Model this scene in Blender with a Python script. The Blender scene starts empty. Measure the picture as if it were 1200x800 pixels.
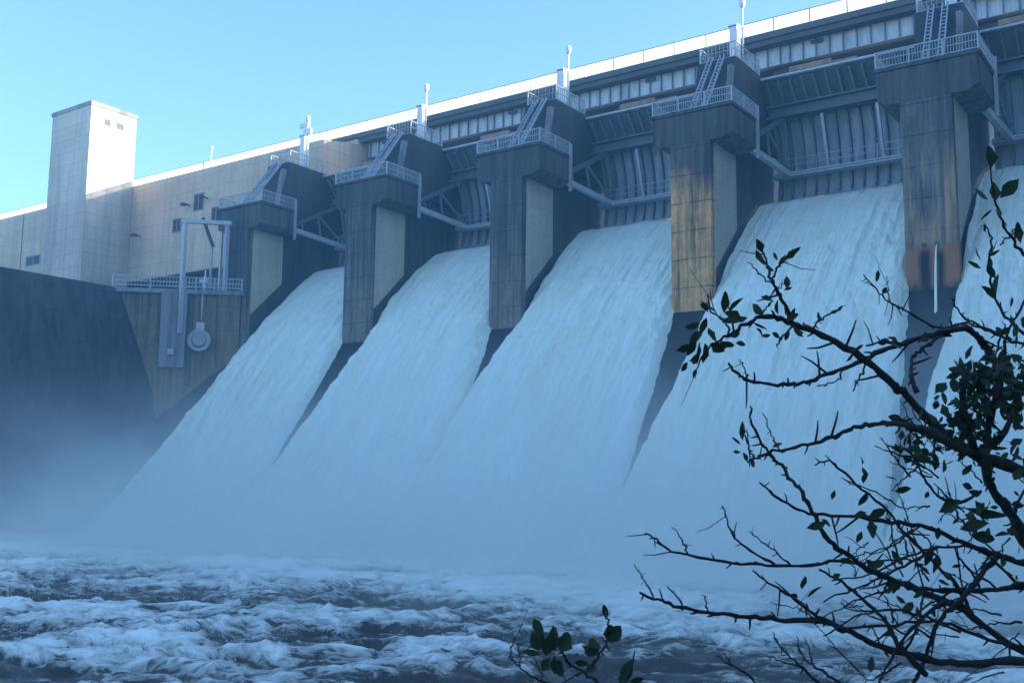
import bpy, bmesh, math, random
import numpy as np
from mathutils import Vector, Matrix
random.seed(7)
R = math.radians
scene = bpy.context.scene
COL = scene.collection

# ------------------------------------------------------------------ camera
CX, CY, CZ, YAW, PITCH, ROLL, FPX = 75.7369, -61.8047, 8.0042, 0.61431, 0.132552, 0.0107279, 1228.49
fwd = Vector((-math.sin(YAW)*math.cos(PITCH), math.cos(YAW)*math.cos(PITCH), math.sin(PITCH)))
rgt = Vector((math.cos(YAW), math.sin(YAW), 0))
upv = rgt.cross(fwd)
r2 = rgt*math.cos(ROLL)+upv*math.sin(ROLL)
u2 = -rgt*math.sin(ROLL)+upv*math.cos(ROLL)
CAM = Vector((CX, CY, CZ))
cam = bpy.data.objects.new('camera', bpy.data.cameras.new('camera'))
COL.objects.link(cam)
m3 = Matrix((r2, u2, -fwd)).transposed()
cam.matrix_world = Matrix.Translation(CAM) @ m3.to_4x4()
cam.data.sensor_width = 36
cam.data.lens = 36*FPX/1200
cam.data.clip_start = 0.1
cam.data.clip_end = 8000
scene.camera = cam
def at(px, py, dist):
    """point seen at pixel px, py (1200x800) at a distance along the view axis"""
    return CAM + (fwd + r2*((px-600)/FPX) - u2*((py-400)/FPX))*dist

ZW = 3.6          # water level
# ------------------------------------------------------------------ materials
def new_mat(name):
    m = bpy.data.materials.new(name); m.use_nodes = True
    nt = m.node_tree; b = nt.nodes['Principled BSDF']
    return m, nt, b
def nd(nt, t, **kw):
    n = nt.nodes.new(t)
    for k, v in kw.items():
        if hasattr(n, k) and not k.startswith('i_'): setattr(n, k, v)
    return n
def noise(nt, vec, scale, detail=5, rough=.6, dist=0, dim='3D'):
    n = nt.nodes.new('ShaderNodeTexNoise'); n.noise_dimensions = dim
    n.inputs['Scale'].default_value = scale; n.inputs['Detail'].default_value = detail
    n.inputs['Roughness'].default_value = rough; n.inputs['Distortion'].default_value = dist
    nt.links.new(vec, n.inputs['Vector']); return n.outputs['Fac']
def mapping(nt, vec, sc):
    m = nt.nodes.new('ShaderNodeMapping'); m.inputs['Scale'].default_value = sc
    nt.links.new(vec, m.inputs['Vector']); return m.outputs['Vector']
def ramp(nt, fac, stops):
    r = nt.nodes.new('ShaderNodeValToRGB'); el = r.color_ramp.elements
    while len(el) < len(stops): el.new(.5)
    for e, (p, c) in zip(el, stops):
        e.position = p; e.color = (c, c, c, 1) if not isinstance(c, tuple) else (*c, 1)
    nt.links.new(fac, r.inputs['Fac']); return r.outputs['Color']
def mix(nt, fac, a, b, mode='MIX'):
    m = nt.nodes.new('ShaderNodeMix'); m.data_type = 'RGBA'; m.blend_type = mode
    for s, v in ((m.inputs['Factor'], fac), (m.inputs['A'], a), (m.inputs['B'], b)):
        pass
    ins = {'f': m.inputs[0], 'a': m.inputs[6], 'b': m.inputs[7]}
    for k, v in (('f', fac), ('a', a), ('b', b)):
        if isinstance(v, (int, float)): ins[k].default_value = v
        elif isinstance(v, tuple): ins[k].default_value = (*v, 1)
        else: nt.links.new(v, ins[k])
    return m.outputs[2]
def math_(nt, op, a, b=None, c=None, clamp=False):
    n = nt.nodes.new('ShaderNodeMath'); n.operation = op; n.use_clamp = clamp
    for i, v in enumerate((a, b, c)):
        if v is None: continue
        if isinstance(v, (int, float)): n.inputs[i].default_value = v
        else: nt.links.new(v, n.inputs[i])
    return n.outputs[0]
def posn(nt):
    return nt.nodes.new('ShaderNodeNewGeometry').outputs['Position']
def bump(nt, b, h, strength=.4, dist=.05):
    n = nt.nodes.new('ShaderNodeBump'); n.inputs['Strength'].default_value = strength
    n.inputs['Distance'].default_value = dist
    nt.links.new(h, n.inputs['Height']); nt.links.new(n.outputs['Normal'], b.inputs['Normal'])
def sepz(nt, P):
    s = nt.nodes.new('ShaderNodeSeparateXYZ'); nt.links.new(P, s.inputs[0]); return s.outputs

def concrete(name, base, dark, lift=None, lift_amt=.5, streak=.6, stain=None, rough=.9, liftoff=0.0, joints_x=None):
    """weathered concrete: blotches, vertical run-off streaks, horizontal pour lines"""
    m, nt, b = new_mat(name); P = posn(nt)
    big = noise(nt, P, .22, 6, .6)
    col = mix(nt, ramp(nt, big, [(.35, 0.), (.65, 1.)]), tuple(c*.8 for c in base), base)
    st = noise(nt, mapping(nt, P, (1.7, 1.7, .09)), 1.0, 6, .65)
    col = mix(nt, math_(nt, 'MULTIPLY', ramp(nt, st, [(.46, 0.), (.68, 1.)]), streak), col, dark)
    st2 = noise(nt, mapping(nt, P, (.6, .6, .05)), 1.0, 5, .6)
    col = mix(nt, math_(nt, 'MULTIPLY', ramp(nt, st2, [(.5, 0.), (.62, 1.)]), streak*.6), col, dark)
    if stain:
        sn = noise(nt, mapping(nt, P, (.5, .5, .2)), 1.0, 4, .6)
        s = sepz(nt, P)
        zz = math_(nt, 'MULTIPLY_ADD', s[2], -.12, stain[2])
        f = math_(nt, 'MULTIPLY', ramp(nt, math_(nt, 'ADD', math_(nt, 'MULTIPLY', sn, .9), zz), [(.42, 0.), (.75, 1.)]), stain[1])
        col = mix(nt, f, col, stain[0])
    if stain:
        st3 = noise(nt, mapping(nt, P, (2.8, 2.8, .13)), 1.0, 7, .7)
        col = mix(nt, math_(nt, 'MULTIPLY', ramp(nt, st3, [(.45, 0.), (.62, 1.)]), .75), col, dark)
        st4 = noise(nt, P, 1.1, 7, .7)
        col = mix(nt, math_(nt, 'MULTIPLY', ramp(nt, st4, [(.45, 0.), (.7, 1.)]), .5), col, tuple(c*1.6 for c in dark))
    if lift:
        s = sepz(nt, P)
        wob = math_(nt, 'MULTIPLY', noise(nt, P, .5, 2, .5), .12)
        fr = math_(nt, 'FRACT', math_(nt, 'DIVIDE', math_(nt, 'ADD', math_(nt, 'ADD', s[2], wob), liftoff), lift))
        w = .05/lift*1.6
        ln = math_(nt, 'LESS_THAN', fr, w)
        nn = ramp(nt, noise(nt, P, .9, 4, .6), [(.35, .25), (.65, 1.)])
        col = mix(nt, math_(nt, 'MULTIPLY', math_(nt, 'MULTIPLY', ln, nn), lift_amt), col, dark)
        if joints_x:
            fx = math_(nt, 'FRACT', math_(nt, 'DIVIDE', s[0], joints_x))
            lx = math_(nt, 'LESS_THAN', fx, .06/joints_x)
            col = mix(nt, math_(nt, 'MULTIPLY', lx, .6), col, dark)
    fine = noise(nt, P, 6, 4, .7)
    col = mix(nt, .25, col, ramp(nt, fine, [(.3, .25), (.7, .75)]), 'OVERLAY')
    nt.links.new(col, b.inputs['Base Color'])
    b.inputs['Roughness'].default_value = rough
    b.inputs['Specular IOR Level'].default_value = .3
    bump(nt, b, fine, .35, .04)
    return m
def paint(name, base, dirt, rough=.55, metallic=0., amt=.5):
    m, nt, b = new_mat(name); P = posn(nt)
    n1 = noise(nt, mapping(nt, P, (1.5, 1.5, .25)), 1.0, 6, .65)
    col = mix(nt, math_(nt, 'MULTIPLY', ramp(nt, n1, [(.42, 0.), (.7, 1.)]), amt), base, dirt)
    nt.links.new(col, b.inputs['Base Color'])
    b.inputs['Roughness'].default_value = rough; b.inputs['Metallic'].default_value = metallic
    b.inputs['Specular IOR Level'].default_value = .35
    bump(nt, b, noise(nt, P, 5, 3, .6), .15, .02)
    return m

M = {}
M['wall'] = concrete('wall_concrete', (.74, .56, .39), (.30, .23, .17), lift=1.55, lift_amt=.7, streak=.3, joints_x=8.3)
M['tower'] = concrete('tower_concrete', (.64, .53, .43), (.24, .21, .18), lift=1.55, lift_amt=.7, streak=.4, liftoff=.6)
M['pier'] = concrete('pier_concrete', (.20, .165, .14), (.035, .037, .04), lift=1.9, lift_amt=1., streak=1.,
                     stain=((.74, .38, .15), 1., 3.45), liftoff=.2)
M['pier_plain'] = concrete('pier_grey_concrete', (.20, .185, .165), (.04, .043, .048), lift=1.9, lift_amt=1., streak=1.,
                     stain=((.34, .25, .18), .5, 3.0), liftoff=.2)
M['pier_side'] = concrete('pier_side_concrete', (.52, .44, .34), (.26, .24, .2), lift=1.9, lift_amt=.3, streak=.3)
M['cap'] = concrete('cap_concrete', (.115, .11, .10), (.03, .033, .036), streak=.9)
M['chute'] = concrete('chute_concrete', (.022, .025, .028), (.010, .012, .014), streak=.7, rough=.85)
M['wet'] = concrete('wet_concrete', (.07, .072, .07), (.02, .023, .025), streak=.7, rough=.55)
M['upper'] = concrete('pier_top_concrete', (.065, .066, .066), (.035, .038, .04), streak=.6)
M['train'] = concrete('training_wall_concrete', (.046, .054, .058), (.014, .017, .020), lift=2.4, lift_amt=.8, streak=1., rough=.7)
M['brown'] = concrete('stained_concrete', (.21, .165, .11), (.06, .055, .05), lift=2.1, lift_amt=.6, streak=.9,
                      stain=((.30, .19, .09), .6, 2.9))
M['pale'] = concrete('pale_concrete', (.27, .27, .255), (.09, .09, .09), streak=.9)
M['deck'] = concrete('deck_concrete', (.13, .125, .12), (.09, .09, .09), streak=.5)
M['girder'] = paint('girder_paint', (.62, .64, .64), (.24, .24, .23), .5, amt=.6)
M['stiff'] = paint('stiffener_paint', (.24, .25, .26), (.12, .12, .12), .55)
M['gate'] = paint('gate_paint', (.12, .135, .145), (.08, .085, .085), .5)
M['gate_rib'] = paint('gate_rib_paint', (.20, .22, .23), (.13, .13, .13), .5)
M['gate_sky_lit'] = paint('gate_sky_lit_paint', (.36, .40, .43), (.2, .21, .21), .4, amt=.8)  # same gate paint, lightened where the tilted skin catches more sky
M['gate_light'] = paint('gate_beam_paint', (.52, .54, .54), (.3, .3, .29), .5)
M['galv'] = paint('galvanised_steel', (.40, .42, .43), (.22, .23, .23), .45, .2)
M['pipe'] = paint('weathered_pipe_paint', (.34, .36, .36), (.14, .12, .10), .6, amt=.8)
M['rust'] = paint('sun_patch_orange', (.42, .24, .14), (.14, .10, .08), .8, amt=.7)  # orange-brown that imitates low sunlight in the gap above each gate
M['steel_dark'] = paint('dark_steel', (.06, .065, .07), (.03, .03, .03), .5)
M['white'] = paint('white_paint', (.80, .80, .78), (.6, .59, .55), .5, amt=.3)
M['glass'] = paint('window_dark_glass', (.03, .035, .04), (.02, .02, .02), .6)
M['frame'] = paint('window_frame_grey', (.30, .30, .29), (.2, .2, .2), .5)

def mesh_screen_mat(name, hole):
    m, nt, b = new_mat(name)
    out = nt.nodes['Material Output']
    tr = nt.nodes.new('ShaderNodeBsdfTransparent')
    tl = nt.nodes.new('ShaderNodeBsdfTranslucent'); tl.inputs['Color'].default_value = (.9, .9, .88, 1)
    df = nt.nodes.new('ShaderNodeBsdfDiffuse'); df.inputs['Color'].default_value = (.8, .8, .78, 1)
    a = nt.nodes.new('ShaderNodeMixShader'); a.inputs[0].default_value = .25
    nt.links.new(tl.outputs[0], a.inputs[1]); nt.links.new(df.outputs[0], a.inputs[2])
    c = nt.nodes.new('ShaderNodeMixShader'); c.inputs[0].default_value = hole
    nt.links.new(a.outputs[0], c.inputs[1]); nt.links.new(tr.outputs[0], c.inputs[2])
    nt.links.new(c.outputs[0], out.inputs['Surface'])
    return m
M['screen'] = mesh_screen_mat('white_safety_mesh', .45)
M['guard'] = paint('guard_mesh_wire', (.34, .37, .38), (.3, .3, .3), .5)

def waterfall_mat():
    m, nt, b = new_mat('falling_white_water')
    uv = nt.nodes.new('ShaderNodeUVMap').outputs['UV']      # x: metres across, y: metres along the fall
    s1 = noise(nt, mapping(nt, uv, (2.2, .16, 1)), 1., 7, .62, .3)
    s2 = noise(nt, mapping(nt, uv, (6.5, .9, 1)), 1., 6, .7, .5)
    s3 = noise(nt, mapping(nt, uv, (.35, .10, 1)), 1., 4, .6, .6)
    s4 = noise(nt, mapping(nt, uv, (1.1, .45, 1)), 1., 8, .68, 1.2)
    col = mix(nt, ramp(nt, s1, [(.36, 0.), (.66, 1.)]), (.80, .86, .70), (.95, .96, .83))
    col = mix(nt, math_(nt, 'MULTIPLY', ramp(nt, s3, [(.45, 0.), (.7, 1.)]), .55), col, (.84, .82, .58))
    col = mix(nt, math_(nt, 'MULTIPLY', ramp(nt, s2, [(.5, 0.), (.75, 1.)]), .35), col, (.60, .66, .56))
    nt.links.new(col, b.inputs['Base Color'])
    b.inputs['Roughness'].default_value = .75; b.inputs['Specular IOR Level'].default_value = .2
    h = math_(nt, 'ADD', math_(nt, 'MULTIPLY', s1, .8), math_(nt, 'ADD', math_(nt, 'MULTIPLY', s2, .35), math_(nt, 'MULTIPLY', s4, .8)))
    s5 = noise(nt, mapping(nt, uv, (3.2, 2.2, 1)), 1., 5, .7, .8)
    h = math_(nt, 'ADD', h, math_(nt, 'MULTIPLY', s5, .30))
    bump(nt, b, h, .75, .32)
    return m
M['fall'] = waterfall_mat()

def river_mat():
    m, nt, b = new_mat('turbulent_river_water')
    P = posn(nt)
    at_ = nt.nodes.new('ShaderNodeAttribute'); at_.attribute_name = 'foam'
    foam = at_.outputs['Fac']
    uv = nt.nodes.new('ShaderNodeUVMap').outputs['UV']
    n1 = noise(nt, mapping(nt, uv, (.55, 1.2, 1.)), 1., 10, .66, 1.0)
    n2 = noise(nt, mapping(nt, uv, (1.9, 3.8, 1.)), 1., 9, .64, .7)
    lace = math_(nt, 'SUBTRACT', 1., math_(nt, 'ABSOLUTE', math_(nt, 'MULTIPLY_ADD', n2, 7., -3.5)))
    f = math_(nt, 'ADD', math_(nt, 'MULTIPLY', n1, 1.45), math_(nt, 'ADD', foam, math_(nt, 'MULTIPLY', lace, .22)))
    f = ramp(nt, math_(nt, 'MULTIPLY', f, .6), [(.45, 0.), (.55, .42), (.66, .8), (.8, 1.)])
    n3 = noise(nt, P, .25, 4, .6)
    deep = mix(nt, n3, (.024, .034, .034), (.10, .085, .055))
    col = mix(nt, f, deep, (.90, .92, .80))
    nt.links.new(col, b.inputs['Base Color'])
    rg = math_(nt, 'MULTIPLY_ADD', f, .55, .18); nt.links.new(rg, b.inputs['Roughness'])
    b.inputs['IOR'].default_value = 1.33
    bump(nt, b, math_(nt, 'ADD', n1, math_(nt, 'MULTIPLY', n2, .5)), .45, .22)
    return m
M['river'] = river_mat()
M['foam_white'] = paint('white_foam', (.82, .85, .84), (.75, .78, .77), .7)

def ground_mat():
    m, nt, b = new_mat('bank_earth_and_grass'); P = posn(nt)
    n1 = noise(nt, P, .15, 8, .65); n2 = noise(nt, P, 3., 6, .7)
    c = mix(nt, ramp(nt, n1, [(.4, 0.), (.6, 1.)]), (.20, .165, .10), (.12, .13, .06))
    c = mix(nt, .4, c, ramp(nt, n2, [(.3, .05), (.7, .2)]))
    nt.links.new(c, b.inputs['Base Color']); b.inputs['Roughness'].default_value = .95
    bump(nt, b, n2, .6, .1); return m
M['ground'] = ground_mat()

M['shade_hill_green'] = M['ground'].copy()
for n_ in M['shade_hill_green'].node_tree.nodes:
    if n_.type == 'BSDF_PRINCIPLED':
        lk = n_.inputs['Base Color'].links[0]; src_ = lk.from_socket
        nt_ = M['shade_hill_green'].node_tree
        nt_.links.new(mix(nt_, .85, src_, (.035, .055, .025)), n_.inputs['Base Color']); break
def bark_mat():
    m, nt, b = new_mat('dark_bark'); P = posn(nt)
    n = noise(nt, P, 25., 5, .7)
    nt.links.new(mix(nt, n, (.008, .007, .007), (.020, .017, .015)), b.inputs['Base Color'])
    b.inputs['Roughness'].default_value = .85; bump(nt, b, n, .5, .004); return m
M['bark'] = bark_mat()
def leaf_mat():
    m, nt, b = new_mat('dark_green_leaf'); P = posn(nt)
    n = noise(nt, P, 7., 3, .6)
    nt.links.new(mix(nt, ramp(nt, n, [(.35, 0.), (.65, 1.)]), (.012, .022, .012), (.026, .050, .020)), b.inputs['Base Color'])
    b.inputs['Roughness'].default_value = .6; b.inputs['Specular IOR Level'].default_value = .3
    tl = nt.nodes.new('ShaderNodeBsdfTranslucent'); tl.inputs['Color'].default_value = (.025, .06, .018, 1)
    mx = nt.nodes.new('ShaderNodeMixShader'); mx.inputs[0].default_value = .2
    out = nt.nodes['Material Output']
    nt.links.new(b.outputs[0], mx.inputs[1]); nt.links.new(tl.outputs[0], mx.inputs[2]); nt.links.new(mx.outputs[0], out.inputs['Surface'])
    return m
M['leaf'] = leaf_mat()

def drain_mat():
    """grey pier concrete with rust fans and black run-off under two drain holes, wet at the foot"""
    m = M['pier_plain'].copy(); m.name = 'drain_stained_concrete'; nt = m.node_tree; b = nt.nodes['Principled BSDF']
    src = b.inputs['Base Color'].links[0].from_socket
    P = posn(nt); s = sepz(nt, P); nz = noise(nt, mapping(nt, P, (1.2, 1.2, .5)), 1., 5, .6)
    zz = math_(nt, 'ADD', s[2], math_(nt, 'MULTIPLY_ADD', nz, 1.6, -.8))
    def band(a, b_, c, d):
        up = nt.nodes.new('ShaderNodeMapRange'); up.interpolation_type = 'SMOOTHSTEP'; nt.links.new(zz, up.inputs[0]); up.inputs[1].default_value = a; up.inputs[2].default_value = b_
        dn = nt.nodes.new('ShaderNodeMapRange'); dn.interpolation_type = 'SMOOTHSTEP'; nt.links.new(zz, dn.inputs[0]); dn.inputs[1].default_value = c; dn.inputs[2].default_value = d
        dn.inputs[3].default_value = 1.; dn.inputs[4].default_value = 0.
        return math_(nt, 'MULTIPLY', up.outputs[0], dn.outputs[0])
    ochre = mix(nt, math_(nt, 'MULTIPLY', band(21., 22., 24.5, 29.), math_(nt, 'MULTIPLY', ramp(nt, noise(nt, mapping(nt, P, (2.2, 2.2, .22)), 1., 6, .65), [(.42, 0.), (.6, 1.)]), .65)), src, (.52, .35, .18))
    rust = mix(nt, math_(nt, 'MULTIPLY', band(18.6, 19.4, 21.2, 21.9), .9), ochre, (.36, .16, .07))
    col = rust
    for hx, wd in ((61.06, .26), (61.9, .2)):
        dx = math_(nt, 'ABSOLUTE', math_(nt, 'SUBTRACT', math_(nt, 'ADD', s[0], math_(nt, 'MULTIPLY_ADD', nz, .3, -.15)), hx))
        f = math_(nt, 'MULTIPLY', math_(nt, 'MULTIPLY_ADD', dx, -3.2, 1.5*wd/.26, clamp=True), band(10, 11, 21.0, 21.6))
        col = mix(nt, f, col, (.02, .022, .025))
    col = mix(nt, band(0, 1, 18.6, 19.8), col, (.022, .025, .028))
    nt.links.new(col, b.inputs['Base Color'])
    return m
M['pier_drain'] = drain_mat()

# ------------------------------------------------------------------ geometry helpers
def V(*a): return Vector(a)
def box(bm, x0, x1, y0, y1, z0, z1):
    vs = [bm.verts.new(c) for c in ((x0,y0,z0),(x1,y0,z0),(x1,y1,z0),(x0,y1,z0),(x0,y0,z1),(x1,y0,z1),(x1,y1,z1),(x0,y1,z1))]
    for f in ((0,3,2,1),(4,5,6,7),(0,1,5,4),(1,2,6,5),(2,3,7,6),(3,0,4,7)): bm.faces.new([vs[i] for i in f])
def bar(bm, a, b, w, h=None, up=(0,0,1)):
    """rectangular bar from a to b, w across, h in the up direction"""
    a, b = Vector(a), Vector(b); h = h or w; d = (b-a).normalized(); up = Vector(up)
    s = d.cross(up)
    if s.length < 1e-4: s = d.cross(Vector((0,1,0)))
    s.normalize(); u = s.cross(d).normalized()
    vs = []
    for p in (a, b):
        for i, j in ((-1,-1),(1,-1),(1,1),(-1,1)): vs.append(bm.verts.new(p+s*(w/2*i)+u*(h/2*j)))
    for f in ((0,1,2,3),(7,6,5,4),(0,4,5,1),(1,5,6,2),(2,6,7,3),(3,7,4,0)): bm.faces.new([vs[i] for i in f])
def tube(bm, pts, rad, seg=8, cap=True):
    pts = [Vector(p) for p in pts]; n = len(pts)
    if not hasattr(rad, '__len__'): rad = [rad]*n
    rings = []; prev = None
    for i, p in enumerate(pts):
        d = (pts[min(i+1, n-1)]-pts[max(i-1, 0)]).normalized()
        s = prev if prev is not None else (d.cross(V(0,0,1)) if abs(d.z) < .95 else d.cross(V(0,1,0)))
        s = (s - d*s.dot(d)).normalized(); prev = s; t = d.cross(s)
        rings.append([bm.verts.new(p+(s*math.cos(2*math.pi*k/seg)+t*math.sin(2*math.pi*k/seg))*rad[i]) for k in range(seg)])
    for a, b in zip(rings, rings[1:]):
        for k in range(seg): bm.faces.new((a[k], a[(k+1) % seg], b[(k+1) % seg], b[k])).smooth = True
    if cap:
        bm.faces.new(rings[0][::-1]); bm.faces.new(rings[-1])
def prism(bm, prof, x0, x1, axis='X'):
    """closed (y,z) profile extruded along X (or (x,z) along Y, (x,y) along Z)"""
    def pt(p, t): return {'X': (t, p[0], p[1]), 'Y': (p[0], t, p[1]), 'Z': (p[0], p[1], t)}[axis]
    A = [bm.verts.new(pt(p, x0)) for p in prof]; B = [bm.verts.new(pt(p, x1)) for p in prof]
    n = len(prof)
    for i in range(n): bm.faces.new((A[i], A[(i+1) % n], B[(i+1) % n], B[i]))
    bm.faces.new(A[::-1]); bm.faces.new(B)
def obj(name, bm, mat, parent=None, bevel=0, smooth=False, origin=None):
    bmesh.ops.recalc_face_normals(bm, faces=bm.faces[:])
    me = bpy.data.meshes.new(name); bm.to_mesh(me); bm.free()
    o = bpy.data.objects.new(name, me); COL.objects.link(o)
    if mat: me.materials.append(M[mat] if isinstance(mat, str) else mat)
    if parent is not None:
        o.parent = parent
        wl = parent.location.copy(); pp = parent.parent
        while pp: wl += pp.location; pp = pp.parent
        me.transform(Matrix.Translation(-wl))
    elif origin is not None:
        me.transform(Matrix.Translation(-Vector(origin))); o.location = origin
    if bevel:
        md = o.modifiers.new('bevel', 'BEVEL'); md.width = bevel; md.segments = 1; md.limit_method = 'ANGLE'
    return o
def tag(o, label, cat, group=None):
    o['label'] = label; o['category'] = cat
    if group: o['group'] = group
    return o
def thing(name, label, cat, loc=(0,0,0), group=None):
    o = bpy.data.objects.new(name, None); COL.objects.link(o); o.location = loc
    o.empty_display_size = .3
    return tag(o, label, cat, group)
def part(name, mat, parent, fn, bevel=0):
    bm = bmesh.new(); fn(bm); return obj(name, bm, mat, parent, bevel)
def kind(o, k): o['kind'] = k; return o

# ------------------------------------------------------------------ noise in numpy
_rs = np.random.RandomState(3); _perm = _rs.permutation(512); _perm = np.concatenate([_perm]*3)
_ang = _rs.rand(512)*2*np.pi; _gx, _gy = np.cos(_ang), np.sin(_ang)
def perlin(x, y):
    xi, yi = np.floor(x).astype(int), np.floor(y).astype(int); xf, yf = x-xi, y-yi
    def g(a, b, dx, dy):
        h = _perm[(_perm[a & 511]+b) & 511]; return _gx[h]*dx+_gy[h]*dy
    u, v = xf**3*(xf*(xf*6-15)+10), yf**3*(yf*(yf*6-15)+10)
    n0 = g(xi, yi, xf, yf)*(1-u)+g(xi+1, yi, xf-1, yf)*u
    n1 = g(xi, yi+1, xf, yf-1)*(1-u)+g(xi+1, yi+1, xf-1, yf-1)*u
    return (n0*(1-v)+n1*v)*1.5
def fbm(x, y, o=5, g=.5):
    s, a = 0, 1.
    for i in range(o): s = s+a*perlin(x*2**i+17.3*i, y*2**i-9.1*i); a *= g
    return s
def grid_mesh(name, X, Y, Z, mat, uv=None, attr=None):
    n, k = X.shape
    co = np.stack([X, Y, Z], -1).reshape(-1, 3)
    idx = np.arange(n*k).reshape(n, k)
    q = np.stack([idx[:-1, :-1], idx[:-1, 1:], idx[1:, 1:], idx[1:, :-1]], -1).reshape(-1, 4)
    me = bpy.data.meshes.new(name)
    me.vertices.add(len(co)); me.vertices.foreach_set('co', co.ravel().astype(np.float32))
    me.loops.add(q.size); me.loops.foreach_set('vertex_index', q.ravel().astype(np.int32))
    me.polygons.add(len(q)); me.polygons.foreach_set('loop_start', (np.arange(len(q))*4).astype(np.int32))
    me.polygons.foreach_set('use_smooth', np.ones(len(q), bool))
    me.update(calc_edges=True); me.validate()
    if uv is not None:
        l = me.uv_layers.new(name='UVMap')
        U = np.stack(uv, -1).reshape(-1, 2)[q.ravel()]
        l.data.foreach_set('uv', U.ravel().astype(np.float32))
    if attr:
        a = me.attributes.new(attr[0], 'FLOAT', 'POINT'); a.data.foreach_set('value', attr[1].ravel().astype(np.float32))
    me.materials.append(M[mat])
    o = bpy.data.objects.new(name, me); COL.objects.link(o); return o

# ------------------------------------------------------------------ the dam
S, W = 15.0, 2.9
ND = 6                                   # piers
# chute floor profile (y, z), upstream to downstream
FLOOR = [(26, 24.), (16, 27.2), (12, 27.6), (8.3, 26.6), (3.9, 22.9), (0, 19.1), (-4, 13.9), (-8.3, 8.7), (-12, 4.6), (-15, 2.0), (-18, .8)]
def floor_z(y):
    ys = [p[0] for p in FLOOR][::-1]; zs = [p[1] for p in FLOOR][::-1]
    return float(np.interp(y, ys, zs))

t = thing('spillway_chute', 'dark wet concrete spillway slope showing in the gaps between the water sheets', 'spillway', (40, 0, 0))
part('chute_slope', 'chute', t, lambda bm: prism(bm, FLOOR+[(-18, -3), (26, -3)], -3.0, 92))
# non overflow wall on the left, with tower
t = thing('dam_wall', 'long beige concrete dam wall with small square windows left of the water sheets', 'dam wall', (-40, 12, 24))
def wall(bm):
    prism(bm, [(11.9, 30.9), (11.9, 42.6), (17.0, 43.5), (17.0, 44.1), (27, 44.1), (27, -3), (14.2, -3), (14.2, 30.9)], -140, -.3)
part('wall', 'wall', t, wall)
part('dark_recess', 'wet', t, lambda bm: box(bm, -140, -.3, 13.2, 14.1, 23, 30.88))  # dark face painted in for the shaded recess under the wall
def window(parent, x0, x1, z0, z1, y):
    bm = bmesh.new(); th = .14
    box(bm, x0, x1, y-.06, y+.03, z1-th, z1); box(bm, x0, x1, y-.06, y+.03, z0, z0+th)
    box(bm, x0, x0+th, y-.06, y+.03, z0+th, z1-th); box(bm, x1-th, x1, y-.06, y+.03, z0+th, z1-th)
    box(bm, (x0+x1)/2-.05, (x0+x1)/2+.05, y-.05, y+.03, z0+th, z1-th)
    f = obj('window', bm, 'frame', parent)
    bm = bmesh.new(); box(bm, x0+th, x1-th, y-.02, y-.008, z0+th, z1-th); obj('pane', bm, 'glass', f)
    return f
for (x0, x1, z0, z1) in ((-24.2, -22.6, 35.8, 37.5), (-20.6, -18.8, 37.8, 39.9), (-17.4, -15.8, 35.9, 37.9), (-54.6, -51.2, 35.2, 36.6)):
    window(t, x0, x1, z0, z1, 11.9)
part('joint_groove', 'steel_dark', t, lambda bm: box(bm, -56.0, -55.85, 11.86, 11.95, 31.5, 42.5))
part('cornice', 'deck', t, lambda bm: box(bm, -140, -.3, 16.6, 17.05, 44.12, 44.2))
for i, (x, z) in enumerate(((-21.3, 38.6), (-18.2, 39.0), (-30.2, 36.2))):
    def fn(bm):
        box(bm, x-.08, x+.08, 11.2, 11.9, z, z+.12); box(bm, x-.3, x+.3, 10.75, 11.3, z-.12, z+.14)
    tag(part('wall_light', 'steel_dark', None, fn), ['dark bracket floodlight on the beige wall beside the middle square window', 'dark bracket floodlight on the beige wall nearest the first pier', 'dark bracket floodlight low on the beige wall next to the tower'][i], 'wall light', 'floodlights on the beige wall')

t = thing('gate_tower', 'tall square concrete tower with one white sunlit side and two small openings', 'tower', (-36, 8.8, 26))
part('shaft', 'tower', t, lambda bm: box(bm, -40.17, -32.19, 5.77, 11.88, 12, 50.95), .04)
part('coping', 'pale', t, lambda bm: box(bm, -40.29, -32.07, 5.65, 12.0, 50.95, 51.45), .03)
for (y0, y1) in ((7.5, 8.3), (9.15, 10.1)):
    bm = bmesh.new()
    box(bm, -32.2, -32.13, y0-.1, y1+.1, 48.9, 49.0); box(bm, -32.2, -32.13, y0-.1, y1+.1, 49.72, 49.82)
    box(bm, -32.2, -32.13, y0-.1, y0, 49.0, 49.72); box(bm, -32.2, -32.13, y1, y1+.1, 49.0, 49.72)
    f = obj('window', bm, 'stiff', t)
    bm = bmesh.new(); box(bm, -32.19, -32.175, y0, y1, 49.0, 49.72); obj('pane', bm, 'glass', f)

# bridge deck along the crest
t = thing('bridge_deck', 'long concrete road deck along the top of the dam', 'bridge deck', (-30, 22, 44.2))
part('slab', 'deck', t, lambda bm: prism(bm, [(17.0, 44.2), (17.0, 44.72), (27.2, 44.72), (27.2, 44.2)], -140, 92))
part('soffit_beam', 'deck', t, lambda bm: prism(bm, [(17.25, 43.75), (17.25, 44.197), (18.1, 44.197), (18.1, 43.75)], -.2, 92))
part('kerb', 'pale', t, lambda bm: box(bm, -140, 92, 26.7, 27.1, 44.724, 45.0))
t = thing('safety_screen', 'white mesh safety screen glowing along the edge of the road deck', 'fence', (-30, 17.1, 44.72))
def scr(bm):
    x = -140.
    while x < 92: box(bm, x+.06, min(x+3.-.06, 92), 17.09, 17.11, 44.80, 45.84); x += 3.
part('mesh_panel', 'screen', t, scr)
x = -140.
while x <= 92:
    part('post', 'galv', t, lambda bm: box(bm, x-.04, x+.04, 17.05, 17.15, 44.722, 45.86)); x += 3.
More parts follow.
